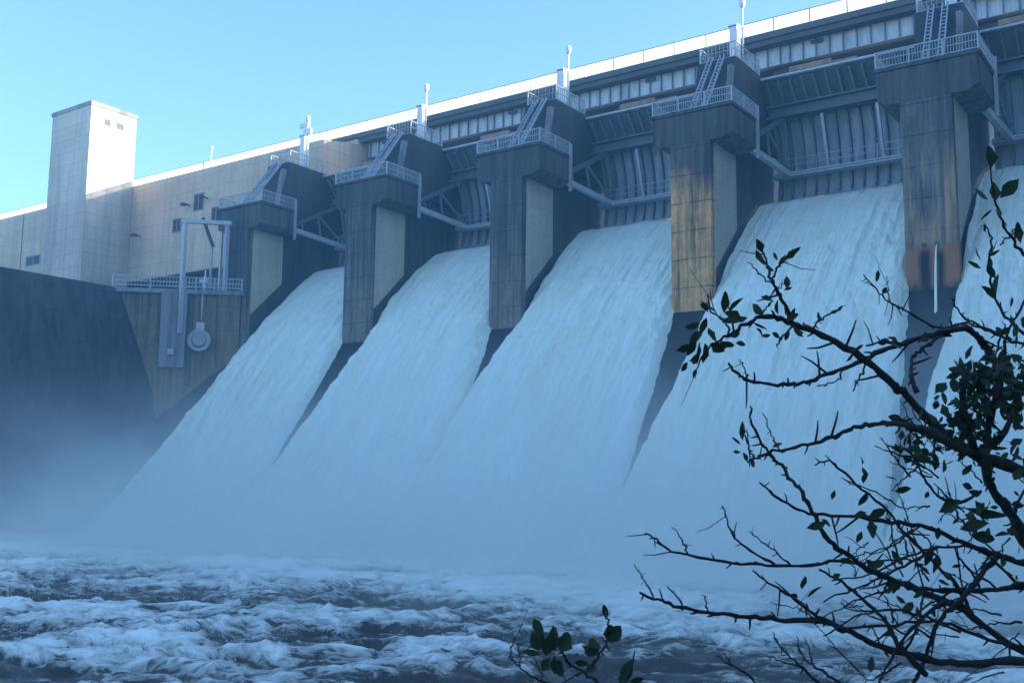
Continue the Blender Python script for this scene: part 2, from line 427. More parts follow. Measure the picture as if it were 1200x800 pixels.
part('top_rail', 'galv', t, lambda bm: tube(bm, [(-140, 17.1, 45.88), (92, 17.1, 45.88)], .045, 6))

def railing(name, parent, pts, z, h=1.05, mat='galv', closed=False, step=.16, mid=True):
    """posts, rails and thin upright bars along a polyline of (x,y)"""
    bm = bmesh.new()
    P = [Vector((x, y, z)) for x, y in pts]
    for p in P: box(bm, p.x-.05, p.x+.05, p.y-.05, p.y+.05, z, z+h+.02)
    for a, b in zip(P, P[1:]):
        u = Vector((0,0,1))
        bar(bm, a+u*h, b+u*h, .07); bar(bm, a+u*.12, b+u*.12, .05)
        if mid: bar(bm, a+u*h*.55, b+u*h*.55, .04)
        L = (b-a).length; n = max(1, int(L/1.5))
        for i in range(1, n): q = a.lerp(b, i/n); box(bm, q.x-.035, q.x+.035, q.y-.035, q.y+.035, z, z+h)
    r = obj(name, bm, mat, parent)
    bm = bmesh.new()
    for a, b in zip(P, P[1:]):
        L = (b-a).length; n = max(1, int(L/step))
        for i in range(1, n): q = a.lerp(b, i/n); box(bm, q.x-.016, q.x+.016, q.y-.016, q.y+.016, z+.14, z+h-.03)
    obj('infill', bm, 'guard', r)
    return r

PIER_LABEL = ['concrete spillway pier next to the pipe outlet and goalpost frame, smallest and farthest',
 'grey blue concrete spillway pier second from the tower end',
 'streaky grey concrete spillway pier with water on both sides, middle of the row',
 'concrete spillway pier with the bright ochre orange stained column',
 'largest concrete spillway pier with two drain holes above rust stains',
 'concrete spillway pier closing the nearest bay on the right']
piers = []
def build_pier(k):
    x0 = S*k
    p = thing('spillway_pier', PIER_LABEL[k], 'pier', (x0, 0, 19), 'piers between the spillway gates')
    # column: front face and its side in different weathered concrete
    def column(bm): prism(bm, [(0, 15.5), (0, 32.3), (.6, 32.3), (.6, 15.5)], x0, x0+W)
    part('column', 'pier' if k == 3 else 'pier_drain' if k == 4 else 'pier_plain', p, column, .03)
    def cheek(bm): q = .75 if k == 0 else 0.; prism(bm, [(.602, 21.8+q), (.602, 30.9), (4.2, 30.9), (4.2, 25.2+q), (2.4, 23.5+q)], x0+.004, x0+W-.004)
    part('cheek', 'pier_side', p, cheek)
    def rear(bm):
        prism(bm, [(.604, 15.5), (.604, 32.3), (18.75, 32.3), (18.75, 41.95), (27, 41.95), (27, 0), (6, 0)], x0+.16, x0+W-.16)
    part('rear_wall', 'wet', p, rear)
    def corb(bm):      # trunnion block with sloped underside
        prism(bm, [(x0-1.3, 32.5), (x0+W+1.55, 32.5), (x0+W+1.55, 30.75), (x0+W+.9, 30.4), (x0-.7, 30.4), (x0-1.3, 30.75)], -.02, 4.3, 'Y')
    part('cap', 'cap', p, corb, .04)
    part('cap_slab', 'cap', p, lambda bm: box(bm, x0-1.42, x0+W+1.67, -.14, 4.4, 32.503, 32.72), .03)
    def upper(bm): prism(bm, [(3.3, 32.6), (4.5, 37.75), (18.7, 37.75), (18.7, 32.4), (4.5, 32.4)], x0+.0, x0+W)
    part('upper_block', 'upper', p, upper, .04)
    def fin(bm): prism(bm, [(3.05, 32.73), (3.75, 36.9), (4.3, 36.9), (3.3, 32.73)], x0+W-.3, x0+W+.02)
    part('corner_fin', 'pale', p, fin)
    railing('railing', p, [(x0-1.3, 3.2), (x0-1.3, .02), (x0+W+1.55, .02), (x0+W+1.55, 4.2)], 32.72)
    railing('landing_railing', p, [(x0+.1, 9.), (x0+.1, 4.75), (x0+W-.1, 4.75), (x0+W-.1, 9.)], 37.75, 1.2, step=.3)
    part('side_post', 'galv', p, lambda bm: box(bm, x0+W+1.6, x0+W+1.8, 3.9, 4.1, 29.9, 33.6))
    if k == 4:
        for dx, wet in ((1.06, 0), (1.76, 1)):
            part('drain_hole', 'steel_dark', p, lambda bm: tube(bm, [(x0+dx, -.07, 21.7), (x0+dx, .05, 21.7)], .13, 10))
    return p
for k in range(ND): piers.append(build_pier(k))
# water dribbling from the nearest pier's drain
bm = bmesh.new(); pts = [V(61.76, -.08, 21.65), V(61.76, -.35, 21.2), V(61.77, -.62, 20.2), V(61.78, -.95, 18.2), V(61.8, -1.5, 16.0)]
tube(bm, pts, [.03, .045, .06, .08, .12], 8)
kind(obj('drain_water', bm, 'fall'), 'structure')

# hoist rails, lamp and housing at each pier
lampL = ['far lamp post on the pier beside the goalpost frame', 'lamp post above the second pier from the tower', 'lamp post above the middle pier',
         'lamp post above the ochre stained pier', 'lamp post above the largest pier', 'lamp post above the nearest right hand pier']
place = ['smallest far pier beside the outlet', 'second pier from the tower', 'middle pier', 'ochre stained pier', 'largest pier with drain holes', 'last pier on the right']
for k in range(ND):
    x0 = S*k
    for j, (a, b) in enumerate(((1.45, 1.0), (2.3, 1.85))):
        side = 'left' if j == 0 else 'right'
        t = thing('inclined_ladder', 'pale steel ladder leaning on the %s, %s of its pair' % (place[k], side), 'ladder', (x0+a, .3, 32.72), 'inclined ladders leaning on the piers')
        A, B = V(x0+a, .35, 32.75), V(x0+b, 4.62, 38.0)
        for s in (-1, 1):
            part('stringer', 'galv', t, lambda bm: bar(bm, A+V(.16*s, 0, 0), B+V(.16*s, 0, 0), .085, .16))
        for i in range(1, 15):
            q = A.lerp(B, i/15)
            part('rung', 'galv', t, lambda bm: box(bm, q.x-.12, q.x+.12, q.y-.05, q.y+.05, q.z-.03, q.z+.03))
    lx, ly = x0+2.3, 7.3
    t = thing('lamp_post', lampL[k], 'lamp post', (lx, ly, 37.75), 'lamp posts on the piers')
    part('base', 'galv', t, lambda bm: box(bm, lx-.16, lx+.16, ly-.16, ly+.16, 37.75, 38.1))
    part('pole', 'white', t, lambda bm: tube(bm, [(lx, ly, 38.1), (lx, ly, 42.55)], [.10, .075], 8))
    def lant(bm):
        tube(bm, [(lx, ly, 42.5), (lx, ly, 42.62), (lx, ly, 43.1), (lx, ly, 43.2)], [.1, .2, .24, .1], 10)
    part('lantern', 'white', t, lant)
    if k == 0:
        part('cross_arm', 'white', t, lambda bm: (box(bm, lx-1.0, lx+.15, ly-.12, ly+.12, 42.1, 42.5), box(bm, lx-.5, lx+.5, ly-.1, ly+.1, 41.2, 41.9)))
    t = thing('control_cabinet', 'tall pale hoist cabinet standing on the %s' % place[k], 'cabinet', (x0+1.55, 7.6, 37.75), 'hoist cabinets on the pier tops')
    part('housing', 'white', t, lambda bm: box(bm, x0+1.25, x0+1.85, 7.3, 8.0, 37.75, 41.3), .03)
    part('hood', 'galv', t, lambda bm: prism(bm, [(7.2, 41.3), (7.2, 41.38), (8.1, 41.55), (8.1, 41.3)], x0+1.2, x0+1.9))
t = thing('lamp_post', 'thin lamp mast above the beige wall, far left of the row', 'lamp post', (-25.2, 17.6, 44.72), 'lamp posts on the piers')
part('pole', 'white', t, lambda bm: tube(bm, [(-25.2, 17.6, 44.72), (-25.2, 17.6, 47.6)], [.09, .07], 8))
part('lantern', 'white', t, lambda bm: tube(bm, [(-25.2, 17.6, 47.5), (-25.2, 17.6, 47.9)], [.16, .2], 8))

# gates, girders and water in each bay
GL = ['farthest radial gate beside the goalpost frame, half hidden by hazy spray', 'radial gate in the second bay from the tower', 'ribbed radial gate in the third bay from the tower',
      'large ribbed radial gate between the ochre pier and the largest pier', 'dark ribbed radial gate cut off by the right edge of the picture']
GG = ['steel girder under the deck over the farthest water sheet', 'steel girder under the deck over the second bay from the tower', 'steel girder under the deck left of the ochre pier',
      'steel girder under the deck between the ochre pier and the largest pier', 'steel girder under the deck at the right edge of the picture']
TY, TZ, RAD = 4.2, 31.2, 7.9
A0, A1 = R(-17), R(50.5)
def arc(a, r=RAD): return (TY+r*math.cos(a), TZ+r*math.sin(a))
def build_gate(k):
    xa, xb = S*k+W+.06, S*(k+1)-.06
    g = thing('radial_gate', GL[k], 'gate', (xa, 9, 29), 'radial gates across the bays')
    N = 20
    AM = R(29)
    for (q0, q1, mt) in ((A0, AM, 'gate_sky_lit'), (AM, A1, 'gate')):  # lower skin lighter, upper darker: shading put into the colour
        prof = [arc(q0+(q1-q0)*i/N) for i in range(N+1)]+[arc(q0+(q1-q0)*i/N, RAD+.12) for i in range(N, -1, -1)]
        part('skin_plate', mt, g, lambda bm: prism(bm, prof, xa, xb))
    n = 14
    for i in range(n):
        x = xa+.35+(xb-xa-.7)*i/(n-1)
        pr = [arc(A0+.01+(A1-A0-.02)*j/N, RAD-.004) for j in range(N+1)]+[arc(A0+.01+(A1-A0-.02)*j/N, RAD-.34) for j in range(N, -1, -1)]
        part('rib', 'gate_rib', g, lambda bm: prism(bm, pr, x-.06, x+.06))
    def topb(bm):
        y, z = arc(A1+.004)
        prism(bm, [(y-.32, z+.01), (y+.2, z+.01), (y+.2, z+.17), (y-.32, z+.17)], xa, xb)
    part('top_beam', 'gate_light', g, topb)
    def gird(ang, h, d):
        def fn(bm):
            y, z = arc(ang, RAD-.35)
            box(bm, xa+.05, xb-.05, y-d, y, z-h/2, z-h/2+.12); box(bm, xa+.05, xb-.05, y-d, y, z+h/2-.12, z+h/2)
            box(bm, xa+.05, xb-.05, y-d*.6, y-d*.5, z-h/2+.12, z+h/2-.12)
        return fn
    part('upper_girder', 'gate', g, gird(R(31), .95, .9))
    part('lower_girder', 'gate_light', g, gird(R(-5), .30, .9))
    yl, zl = arc(R(-5), RAD-.35)
    bm = bmesh.new()
    for xx in np.arange(xa+.4, xb, 1.45): box(bm, xx-.03, xx+.03, yl-.87, yl-.81, zl+.15, zl+1.15)
    for dz in (.65, 1.15): bar(bm, (xa+.3, yl-.84, zl+dz), (xb-.3, yl-.84, zl+dz), .05)
    obj('walkway_rail', bm, 'galv', g)
    yu, zu = arc(R(31), RAD-.8)
    for sx, s in ((xa+1.25, -1), (xb-1.25, 1)):
        T = V(sx-.9*(-s) if False else sx+.75*s, TY, TZ)
        E1, E2 = V(sx, yl-.45, zl), V(sx, yu-.1, zu-.2)
        def arm(bm):
            bar(bm, T, E1, .34, .42)
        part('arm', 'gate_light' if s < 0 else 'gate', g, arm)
        part('arm', 'gate', g, lambda bm: bar(bm, T, E2+V(0, .35, .1), .3, .36))
        def brace(bm):
            a1, a2 = T.lerp(E1, .55), T.lerp(E2, .55)
            bar(bm, a1, a2, .16); bar(bm, a2, E1, .16)
            b1, b2 = T.lerp(E1, .25), T.lerp(E2, .25); bar(bm, b1, b2, .14)
            bar(bm, E1, E2, .2)
        part('brace', 'gate_rib', g, brace)
        part('hub', 'steel_dark', g, lambda bm: tube(bm, [T-V(.35, 0, 0), T+V(.35, 0, 0)], .42, 12))
    for xx in (xa+4.1, xa+8.0):
        part('post', 'gate_light', g, lambda bm: bar(bm, (xx, yl-.5, zl+.15), (xx, yu-.3, zu-.45), .2))
def build_girder(k):
    xa, xb = S*k+W+.2, S*(k+1)-.2
    xa, xb = S*k+W/2+.01, S*(k+1)+W/2-.01
    if k == 0: xa = .1
    g = thing('bridge_girder', GG[k], 'girder', (xa, 18.3, 42), 'steel girders carrying the deck')
    part('web', 'girder', g, lambda bm: box(bm, xa, xb, 18.3, 18.34, 42.2, 44.15))
    part('bottom_flange', 'stiff', g, lambda bm: box(bm, xa, xb, 18.1, 18.6, 42.12, 42.2))
    part('top_flange', 'stiff', g, lambda bm: box(bm, xa, xb, 18.12, 18.6, 44.15, 44.196))
    n = 13
    for i in range(n+1):
        x = xa+.4+(xb-xa-.8)*i/n
        part('stiffener', 'stiff', g, lambda bm: box(bm, x-.05, x+.05, 18.1, 18.3, 42.2, 44.15))
    part('access_hatch', 'steel_dark', g, lambda bm: box(bm, xa+2.2, xa+3.2, 18.02, 18.09, 43.3, 43.6))
    # added orange beams stand in for sunlit patches; upstream girder of the same span
    part('sun_patch_beam', 'rust', g, lambda bm: (box(bm, S*k+W+.3, S*k+W+5.2, 15.2, 15.4, 39.95, 40.3), box(bm, S*k+W+.3, S*k+W+3.6, 14.2, 14.4, 39.75, 40.15), *[box(bm, S*k+W+xx, S*k+W+xx+.15, 14.4, 15.2, 40.0, 40.2) for xx in (.9, 2.1, 3.3)]))
    part('rear_girder', 'stiff', g, lambda bm: box(bm, xa, xb, 25.6, 25.8, 42.3, 44.15))
FLn = ['water']
PROF = [(13.5, 28.9), (11.9, 28.75), (10, 28.35), (8.3, 27.75), (6, 26.0), (3.9, 23.95), (2, 22.25), (0, 20.35), (-2, 17.95), (-5, 13.9), (-8.3, 9.75), (-11, 6.6), (-13.5, 4.2), (-16.5, 2.2), (-19, 1.2)]
def build_water(k):
    ys = np.array([p[0] for p in PROF]); zs = np.array([p[1] for p in PROF])
    L = np.concatenate([[0], np.cumsum(np.hypot(np.diff(ys), np.diff(zs)))])
    nv, nu = 380, 200
    s = np.linspace(0, L[-1], nv)
    y, z = np.interp(s, L, ys), np.interp(s, L, zs)
    for _ in range(6):                                 # smooth the polyline
        y[1:-1] = (y[:-2]+2*y[1:-1]+y[2:])/4; z[1:-1] = (z[:-2]+2*z[1:-1]+z[2:])/4
    ty, tz = np.gradient(y), np.gradient(z); ln = np.hypot(ty, tz); ny, nz = tz/ln, -ty/ln
    flip = np.sign(nz); ny, nz = ny*flip, nz*flip
    TIP = {0: -9., 1: -10., 2: -4.6, 3: -8.2, 4: -10., 5: -10.}
    def fl(kk): tp = TIP[kk]; return np.interp(y, [-19, tp-2, tp, tp*.5, 0, 20], [2.1, 1.8, 1.58, 1.0, .06, .02])
    flareL, flareR = fl(k), fl(k+1)
    u = np.linspace(-1, 1, nu)
    xa, xb = S*k+W+.03, S*(k+1)-.03
    sL = s[:, None]
    edgeL = flareL*(1.0 if k else 1.0)+.0
    jitL = .07*fbm(s*1.6+k*9, s*0+1.7+k, 4)*np.clip(s/14-.3, 0, 1)
    jitR = .07*fbm(s*1.6+k*7+50, s*0+4.7+k, 4)*np.clip(s/14-.3, 0, 1)
    left = xa-edgeL+jitL; right = xb+flareR+jitR
    left = np.where(y > 0.1, np.maximum(left, xa-.02), left); right = np.where(y > .1, np.minimum(right, xb+.02), right)
    uu = (u[None, :]+1)/2
    X = left[:, None]*(1-uu)+right[:, None]*uu
    grow = np.clip(s/12, .06, 1)[:, None]
    streak = fbm(X*1.6+k*31, sL*.09+X*0, 4)*.13+fbm(X*.5+k*13, sL*.07+X*0, 3)*.16+fbm(X*1.1+k*3, sL*.5+X*0, 4)*.10+(fbm(X*.9+k*5, sL*.42+fbm(X*.6, sL*.3, 2), 5, .6)*.13+fbm(X*2.3+k*5, sL*1.5, 3, .6)*.05)*np.clip((sL-7)/14, 0, 1)
    # thickness falls away at both edges so the sheet has rounded flanks
    e = np.minimum(uu, 1-uu)*(right-left)[:, None]
    drop = -1.5*np.clip(1-e/1.0, 0, 1)**2.2*np.clip((s-13)/9, 0, 1)[:, None]
    d = streak*grow+drop
    Y = y[:, None]+ny[:, None]*d; Z = z[:, None]+nz[:, None]*d
    o = grid_mesh('waterfall', X, Y, Z, 'fall', uv=(X+k*40, sL+X*0))
    kind(o, 'structure')
for k in range(ND-1):
    build_gate(k); build_girder(k); build_water(k)

# right hand end of the dam (just beyond the frame)
t = thing('end_wall', 'concrete dam wall beyond the last pier on the right', 'dam wall', (100, 12, 24))
part('wall', 'wall', t, lambda bm: prism(bm, [(11.9, -3), (11.9, 42.4), (17, 43.5), (17, 44.1), (27, 44.1), (27, -3)], 78.2, 150))

# training wall (battered) at the left of the river
t = thing('training_wall', 'massive dark wet retaining wall with a sloping face left of the water', 'retaining wall', (-8, -40, 2))
def twall(bm):
    prism(bm, [(-5.3, 24.6), (1.9, -2.5), (-40, -2.5), (-40, 24.6)], -140, -5.0, 'Y')
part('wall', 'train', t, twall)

# oblique outlet wall between training wall and first pier
OA = V(-5.55, -7.45, 0); OD = V(.72924, .68425, 0); ON = V(.68425, -.72924, 0)     # along, outward
def ob(s, n, z): q = OA+OD*s+ON*n; return (q.x, q.y, z)
def obox(bm, s0, s1, n0, n1, z0, z1):
    vs = [bm.verts.new(ob(s, n, z)) for z in (z0, z1) for s, n in ((s0, n0), (s1, n0), (s1, n1), (s0, n1))]
    for f in ((0,3,2,1),(4,5,6,7),(0,1,5,4),(1,2,6,5),(2,3,7,6),(3,0,4,7)): bm.faces.new([vs[i] for i in f])
t = thing('outlet_block', 'brown stained concrete block under the railed walkway left of the first water sheet', 'outlet block', ob(5, 0, 20))
part('face_wall', 'brown', t, lambda bm: obox(bm, -1.5, 10.9, -1.2, 0, -2, 24.2))
part('walkway_slab', 'pale', t, lambda bm: obox(bm, -1.2, 11.1, -6, .35, 24.203, 24.6), .03)
part('pilaster', 'pale', t, lambda bm: obox(bm, 4.05, 6.25, .002, .45, 17.6, 24.2), .03)
part('right_pier', 'brown', t, lambda bm: obox(bm, 8.9, 10.85, .002, .25, 15, 24.2), .03)
part('guide_groove', 'steel_dark', t, lambda bm: obox(bm, 6.35, 6.75, .002, .12, 16, 24.2))
def fill(bm):
    vs = [(-40, 13.1), (-5.5, 13.1), (0, 13.1), (0, 3.5), (1.8, .8), (-4.6, -5.3), (-6.4, -5.2), (-40, -5.2)]
    prism(bm, vs, -2.5, 24.19, 'Z')
part('backfill', 'wet', t, fill)
pts = [OA+OD*s+ON*.2 for s in (-.2, 3.0, 6.0, 6.9, 8.5, 10.9)]
bm = bmesh.new()
for q in pts: box(bm, q.x-.06, q.x+.06, q.y-.06, q.y+.06, 24.6, 25.75)
for a, b in zip(pts, pts[1:]):
    for dz in (.25, .65, 1.1): bar(bm, (a.x, a.y, 24.6+dz), (b.x, b.y, 24.6+dz), .07)
    n = int((b-a).length/.25)
    for i in range(1, n): q = a.lerp(b, i/n); box(bm, q.x-.02, q.x+.02, q.y-.02, q.y+.02, 24.85, 25.68)
o = obj('walkway_railing', bm, 'galv', None, origin=(-5.5, -7.5, 24.6)); tag(o, 'pale steel railing along the walkway above the brown outlet block', 'railing')
t = thing('gantry_frame', 'pale steel goalpost lifting frame standing on the walkway', 'gantry', ob(7.5, .3, 24.6))
part('post', 'galv', t, lambda bm: bar(bm, ob(5.75, .45, 20.6), ob(5.75, .45, 30.6), .32, .32, up=(1,0,0)))
part('post', 'galv', t, lambda bm: bar(bm, ob(9.4, .2, 24.6), ob(9.4, .2, 30.6), .32, .32, up=(1,0,0)))
part('post', 'galv', t, lambda bm: bar(bm, ob(8.75, -1.2, 24.6), ob(8.75, -1.2, 30.3), .22, .22, up=(1,0,0)))
part('beam', 'galv', t, lambda bm: bar(bm, ob(5.4, .42, 30.78), ob(9.75, .2, 30.78), .34, .36))
t = thing('floodlight_mast', 'grey post with a dark tilted head inside the goalpost frame', 'mast', ob(8.1, .1, 24.6))
part('pole', 'galv', t, lambda bm: tube(bm, [ob(8.1, .1, 24.6), ob(8.1, .1, 29.2)], .13, 8))
part('arm', 'steel_dark', t, lambda bm: bar(bm, ob(8.2, .1, 28.6), ob(7.2, .1, 31.2), .34, .3))
t = thing('outlet_pipe', 'round grey flanged outlet pipe on the brown wall', 'pipe', ob(7.55, 0, 20))
part('barrel', 'galv', t, lambda bm: tube(bm, [ob(7.55, .02, 20), ob(7.55, 1.0, 20)], .78, 24))
def ringf(bm):
    for r, (n0, n1) in ((.98, (.85, 1.15)),): tube(bm, [ob(7.55, n0, 20), ob(7.55, n1, 20)], r, 24)
part('flange', 'pipe', t, ringf)
part('cover', 'pipe', t, lambda bm: tube(bm, [ob(7.55, 1.15, 20), ob(7.55, 1.35, 20)], [.7, .5], 24))
part('bonnet', 'galv', t, lambda bm: obox(bm, 7.2, 7.9, .3, .9, 20.9, 21.6))
part('stem', 'galv', t, lambda bm: tube(bm, [ob(7.55, .4, 21.6), ob(7.55, .4, 24.15)], .07, 8))
def act(bm):
    tube(bm, [ob(7.6, -.3, 24.6), ob(7.6, -.3, 25.9)], [.22, .16], 10)
    tube(bm, [ob(7.15, -.3, 25.5), ob(8.05, -.3, 25.5)], .16, 10)
    tube(bm, [ob(7.6, -.3, 25.9), ob(7.6, -.3, 26.5)], .06, 8)
tag(part('valve_actuator', 'white', None, act), 'small white valve actuator on the walkway above the round pipe', 'valve')
t = thing('inspection_lamp', 'small bulkhead fitting on the pale pilaster', 'fitting', ob(5.1, .45, 18.9))
part('fitting', 'galv', t, lambda bm: (obox(bm, 4.85, 5.35, .45, .7, 18.7, 19.2), obox(bm, 4.98, 5.22, .7, .82, 18.8, 19.1)))

# ------------------------------------------------------------------ river
xs = np.arange(-1, 102.01, .2); ysv = np.concatenate([np.arange(-57, -38, .11), np.arange(-38, -7.9, .18)])
X, Y = np.meshgrid(xs, ysv)
ca, sa = math.cos(YAW), math.sin(YAW)
RA, RB = X*ca+Y*sa, -X*sa+Y*ca                      # across and along the current as it leaves the basin
wa, wb = RA+1.5*fbm(RA*.15, RB*.2, 3), RB+1.3*fbm(RA*.15+40, RB*.2+9, 3)
ridA = 1-np.abs(fbm(wa*.16, wb*.26, 3, .5))*1.6     # long choppy crests
ridB = 1-np.abs(fbm(wa*.45+7, wb*.75+3, 4, .58))*1.5
big = fbm(wa*.09+3, wb*.14+8, 3)
rough = fbm(wa*1.3, wb*1.7, 4, .62)
H = .46*np.clip(ridA, -.6, 1)+.24*np.clip(ridB, -.6, 1)+.5*big+.12*rough-.42
near = np.clip((Y+22)/8, 0, 1)
far = np.clip((Y+50)/26, 0, 1)
foam = .18*(ridB-.55)+.20*(ridA-.5)+.46*big+.14*rough+.40*far+.2*near-.24
o = grid_mesh('river', X+.25*fbm(X*.6, Y*.6, 3), Y+.25*fbm(X*.6+99, Y*.6, 3), ZW+H*.72, 'river', uv=(RA, RB), attr=('foam', foam))
kind(o, 'structure')
# flecks of spray thrown up by the crests
rr_ = np.random.RandomState(11)
cand = np.argwhere((H > .42) & (Y < -14))
pick = cand[rr_.choice(len(cand), min(900, len(cand)), replace=False)]
bm = bmesh.new()
for i, j in pick:
    for _ in range(rr_.randint(4, 16)):
        c = Vector((X[i, j]+rr_.normal(0, .35), Y[i, j]+rr_.normal(0, .35), ZW+H[i, j]*.72+abs(rr_.normal(0, .16))))
        r = rr_.uniform(.005, .018)
        v = [bm.verts.new(c+Vector(d)*r*rr_.uniform(.6, 1.5)) for d in ((1,0,0),(-1,0,0),(0,1,0),(0,-1,0),(0,0,1),(0,0,-1))]
        for t3 in ((0,2,4),(2,1,4),(1,3,4),(3,0,4),(2,0,5),(1,2,5),(3,1,5),(0,3,5)): bm.faces.new([v[q] for q in t3])
kind(obj('spray', bm, 'foam_white'), 'stuff')
bm = bmesh.new()
for (x0, x1, y0, y1) in ((-600, 600, -900, -53.5), (102.2, 600, -53.5, 10)):
    vs = [bm.verts.new(c) for c in ((x0, y0, 1.75), (x1, y0, 1.75), (x1, y1, 1.75), (x0, y1, 1.75))]; bm.faces.new(vs)
far_r = obj('river', bm, 'river'); kind(far_r, 'structure')
fa = far_r.data.attributes.new('foam', 'FLOAT', 'POINT'); fa.data.foreach_set('value', [.25]*len(far_r.data.vertices))
fu = far_r.data.uv_layers.new(name='UVMap')
for lp in far_r.data.loops: v_ = far_r.data.vertices[lp.vertex_index].co; fu.data[lp.index].uv = (v_.x*ca+v_.y*sa, -v_.x*sa+v_.y*ca)
bm = bmesh.new()
vs = [bm.verts.new(c) for c in ((-4000, -4000, -2.8), (4000, -4000, -2.8), (4000, 4000, -2.8), (-4000, 4000, -2.8))]; bm.faces.new(vs)
kind(obj('ground', bm, 'ground'), 'structure')
# bank under the camera
gx, gy = np.meshgrid(np.linspace(-26, 60, 80), np.linspace(-40, 14, 60))     # along right, along forward (horizontal)
fh = Vector((fwd.x, fwd.y, 0)).normalized()
BX = CX+rgt.x*gx+fh.x*gy; BY = CY+rgt.y*gx+fh.y*gy
bz = 6.1-np.clip(gy+1.5, 0, 99)*.55+np.clip(gx-4, 0, 60)*.10*(gy < 1)-np.clip(-gx-2, 0, 30)*.12+.25*fbm(BX*.4, BY*.4, 4)
bz = np.minimum(bz, 6.3+np.clip(-gy, 0, 50)*.12)
o = grid_mesh('riverbank', BX, BY, bz, 'ground'); kind(o, 'structure')

# unseen hill added on the right to keep sun off the tree and haze
hx, hy = np.meshgrid(np.linspace(92, 330, 90), np.linspace(-330, 48, 130))
hz = -3+np.clip((hx-92)/20, 0, 1)**.8*(26+30*np.clip((hy+75)/60, 0, 1))*np.clip((48-hy)/6, 0, 1)+3.5*fbm(hx*.05, hy*.05, 5)*np.clip((hx-92)/10, 0, 1)
kind(grid_mesh('shade_hill', hx, hy, hz, 'shade_hill_green'), 'structure')
# ------------------------------------------------------------------ foreground tree
def smooth_pts(P, n=5):
    """Catmull-Rom through points"""
    if len(P) < 3: return P
    Q = [P[0]*2-P[1]]+P+[P[-1]*2-P[-2]]; out = []
    for i in range(1, len(Q)-2):
        a, b, c, d = Q[i-1:i+3]
        for j in range(n):
            s = j/n
            out.append(.5*((2*b)+(c-a)*s+(2*a-5*b+4*c-d)*s*s+(3*b-a-3*c+d)*s**3))
    out.append(P[-1]); return out
def leaf(bm, base, d, L, wid=.42, nrm=None):
    d = d.normalized()
    n = nrm or Vector((random.gauss(0, 1), random.gauss(0, 1), random.gauss(0, 1)))
    s = d.cross(n)
    if s.length < 1e-3: s = d.cross(Vector((0, 0, 1)))
    s.normalize(); n = s.cross(d)
    k = random.uniform(.05, .6); c = random.uniform(-.5, .55); skew = random.gauss(0, .12)
    prof = [(0, .03), (.18, .55), (.42, 1.), (.68, .85), (.88, .42), (1., .02)]
    rows = []
    for t_, w_ in prof:
        cpt = base+d*(L*t_)+n*(c*L*t_*t_)+s*(skew*L*t_*t_); w = w_*wid*L/2*random.uniform(.75, 1.2)
        rows.append((bm.verts.new(cpt-s*w+n*(k*w)), bm.verts.new(cpt), bm.verts.new(cpt+s*w+n*(k*w))))
    for a, b in zip(rows, rows[1:]):
        for i in (0, 1): bm.faces.new((a[i], a[i+1], b[i+1], b[i])).smooth = True

def branch(parent, px, d0, d1, r0, r1, name='branch', spurs=1., leaves=None, base=None):
    """px: pixels from root to tip; distances d0..d1; radii in px at root / tip"""
    n = len(px); P = []
    for i, (x, y) in enumerate(px):
        t_ = i/(n-1); P.append(at(x, y, d0+(d1-d0)*t_+.07*math.sin(i*1.9+x*.05)))
    if base is not None: P = [base]+P
    P = smooth_pts(P, 5); m = len(P)
    P = [p if i in (0, m-1) else p+(u2*random.gauss(0, 1)+r2*random.gauss(0, 1))*(.9*d0/FPX) for i, p in enumerate(P)]
    rr = [(r0*(1.05 if r0 > 5 else 1.12 if r0 > 2 else 1.)+(r1-r0*(1.05 if r0 > 5 else 1.12 if r0 > 2 else 1.))*(i/(m-1))**.8)*d0/FPX*random.uniform(.82, 1.22) for i in range(m)]
    bm = bmesh.new(); tube(bm, P, rr, 7)
    # short spurs and buds along it
    for i in range(3, m-1):
        if random.random() < .46*spurs:
            dirn = (P[i+1]-P[i]).normalized()
            side = (u2*random.uniform(-1, 1)+r2*random.uniform(-.6, .6)-fwd*random.uniform(-.5, .5)).normalized()
            q = (dirn*random.uniform(.2, .9)+side*.8).normalized(); L = random.choice((.012, .02, .025, .03, .04, .10))*random.uniform(.7, 1.3)
            w = min(rr[i]*.7, .005)
            mid = P[i]+q*L*.55+side*L*.08
            tube(bm, [P[i], mid, P[i]+q*L], [w, w*.8, w*.45], 5)
    o = obj(name, bm, 'bark', parent)
    return P, o
T = thing('tree', 'dark leafless looking tree with tangled branches reaching in from the right edge', 'tree', (0, 0, 0))
trunk_base = at(1420, 1000, 4.3); trunk_base.z = 5.4
T.location = trunk_base
tk = [trunk_base, at(1390, 960, 4.25), at(1350, 830, 4.2), at(1325, 690, 4.2), at(1300, 560, 4.25), at(1290, 430, 4.3), at(1275, 320, 4.4), at(1262, 230, 4.5), at(1270, 60, 4.7), at(1250, -120, 4.9), at(1262, -260, 5.0)]
bm = bmesh.new(); tube(bm, smooth_pts(tk, 5), [.085*(1-i/52.) for i in range(len(smooth_pts(tk, 5)))], 10)
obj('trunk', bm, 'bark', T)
def on_trunk(y):
    best = min(smooth_pts(tk, 8), key=lambda q: abs((400-((q-CAM).dot(u2)/(q-CAM).dot(fwd))*FPX)-y)); return best
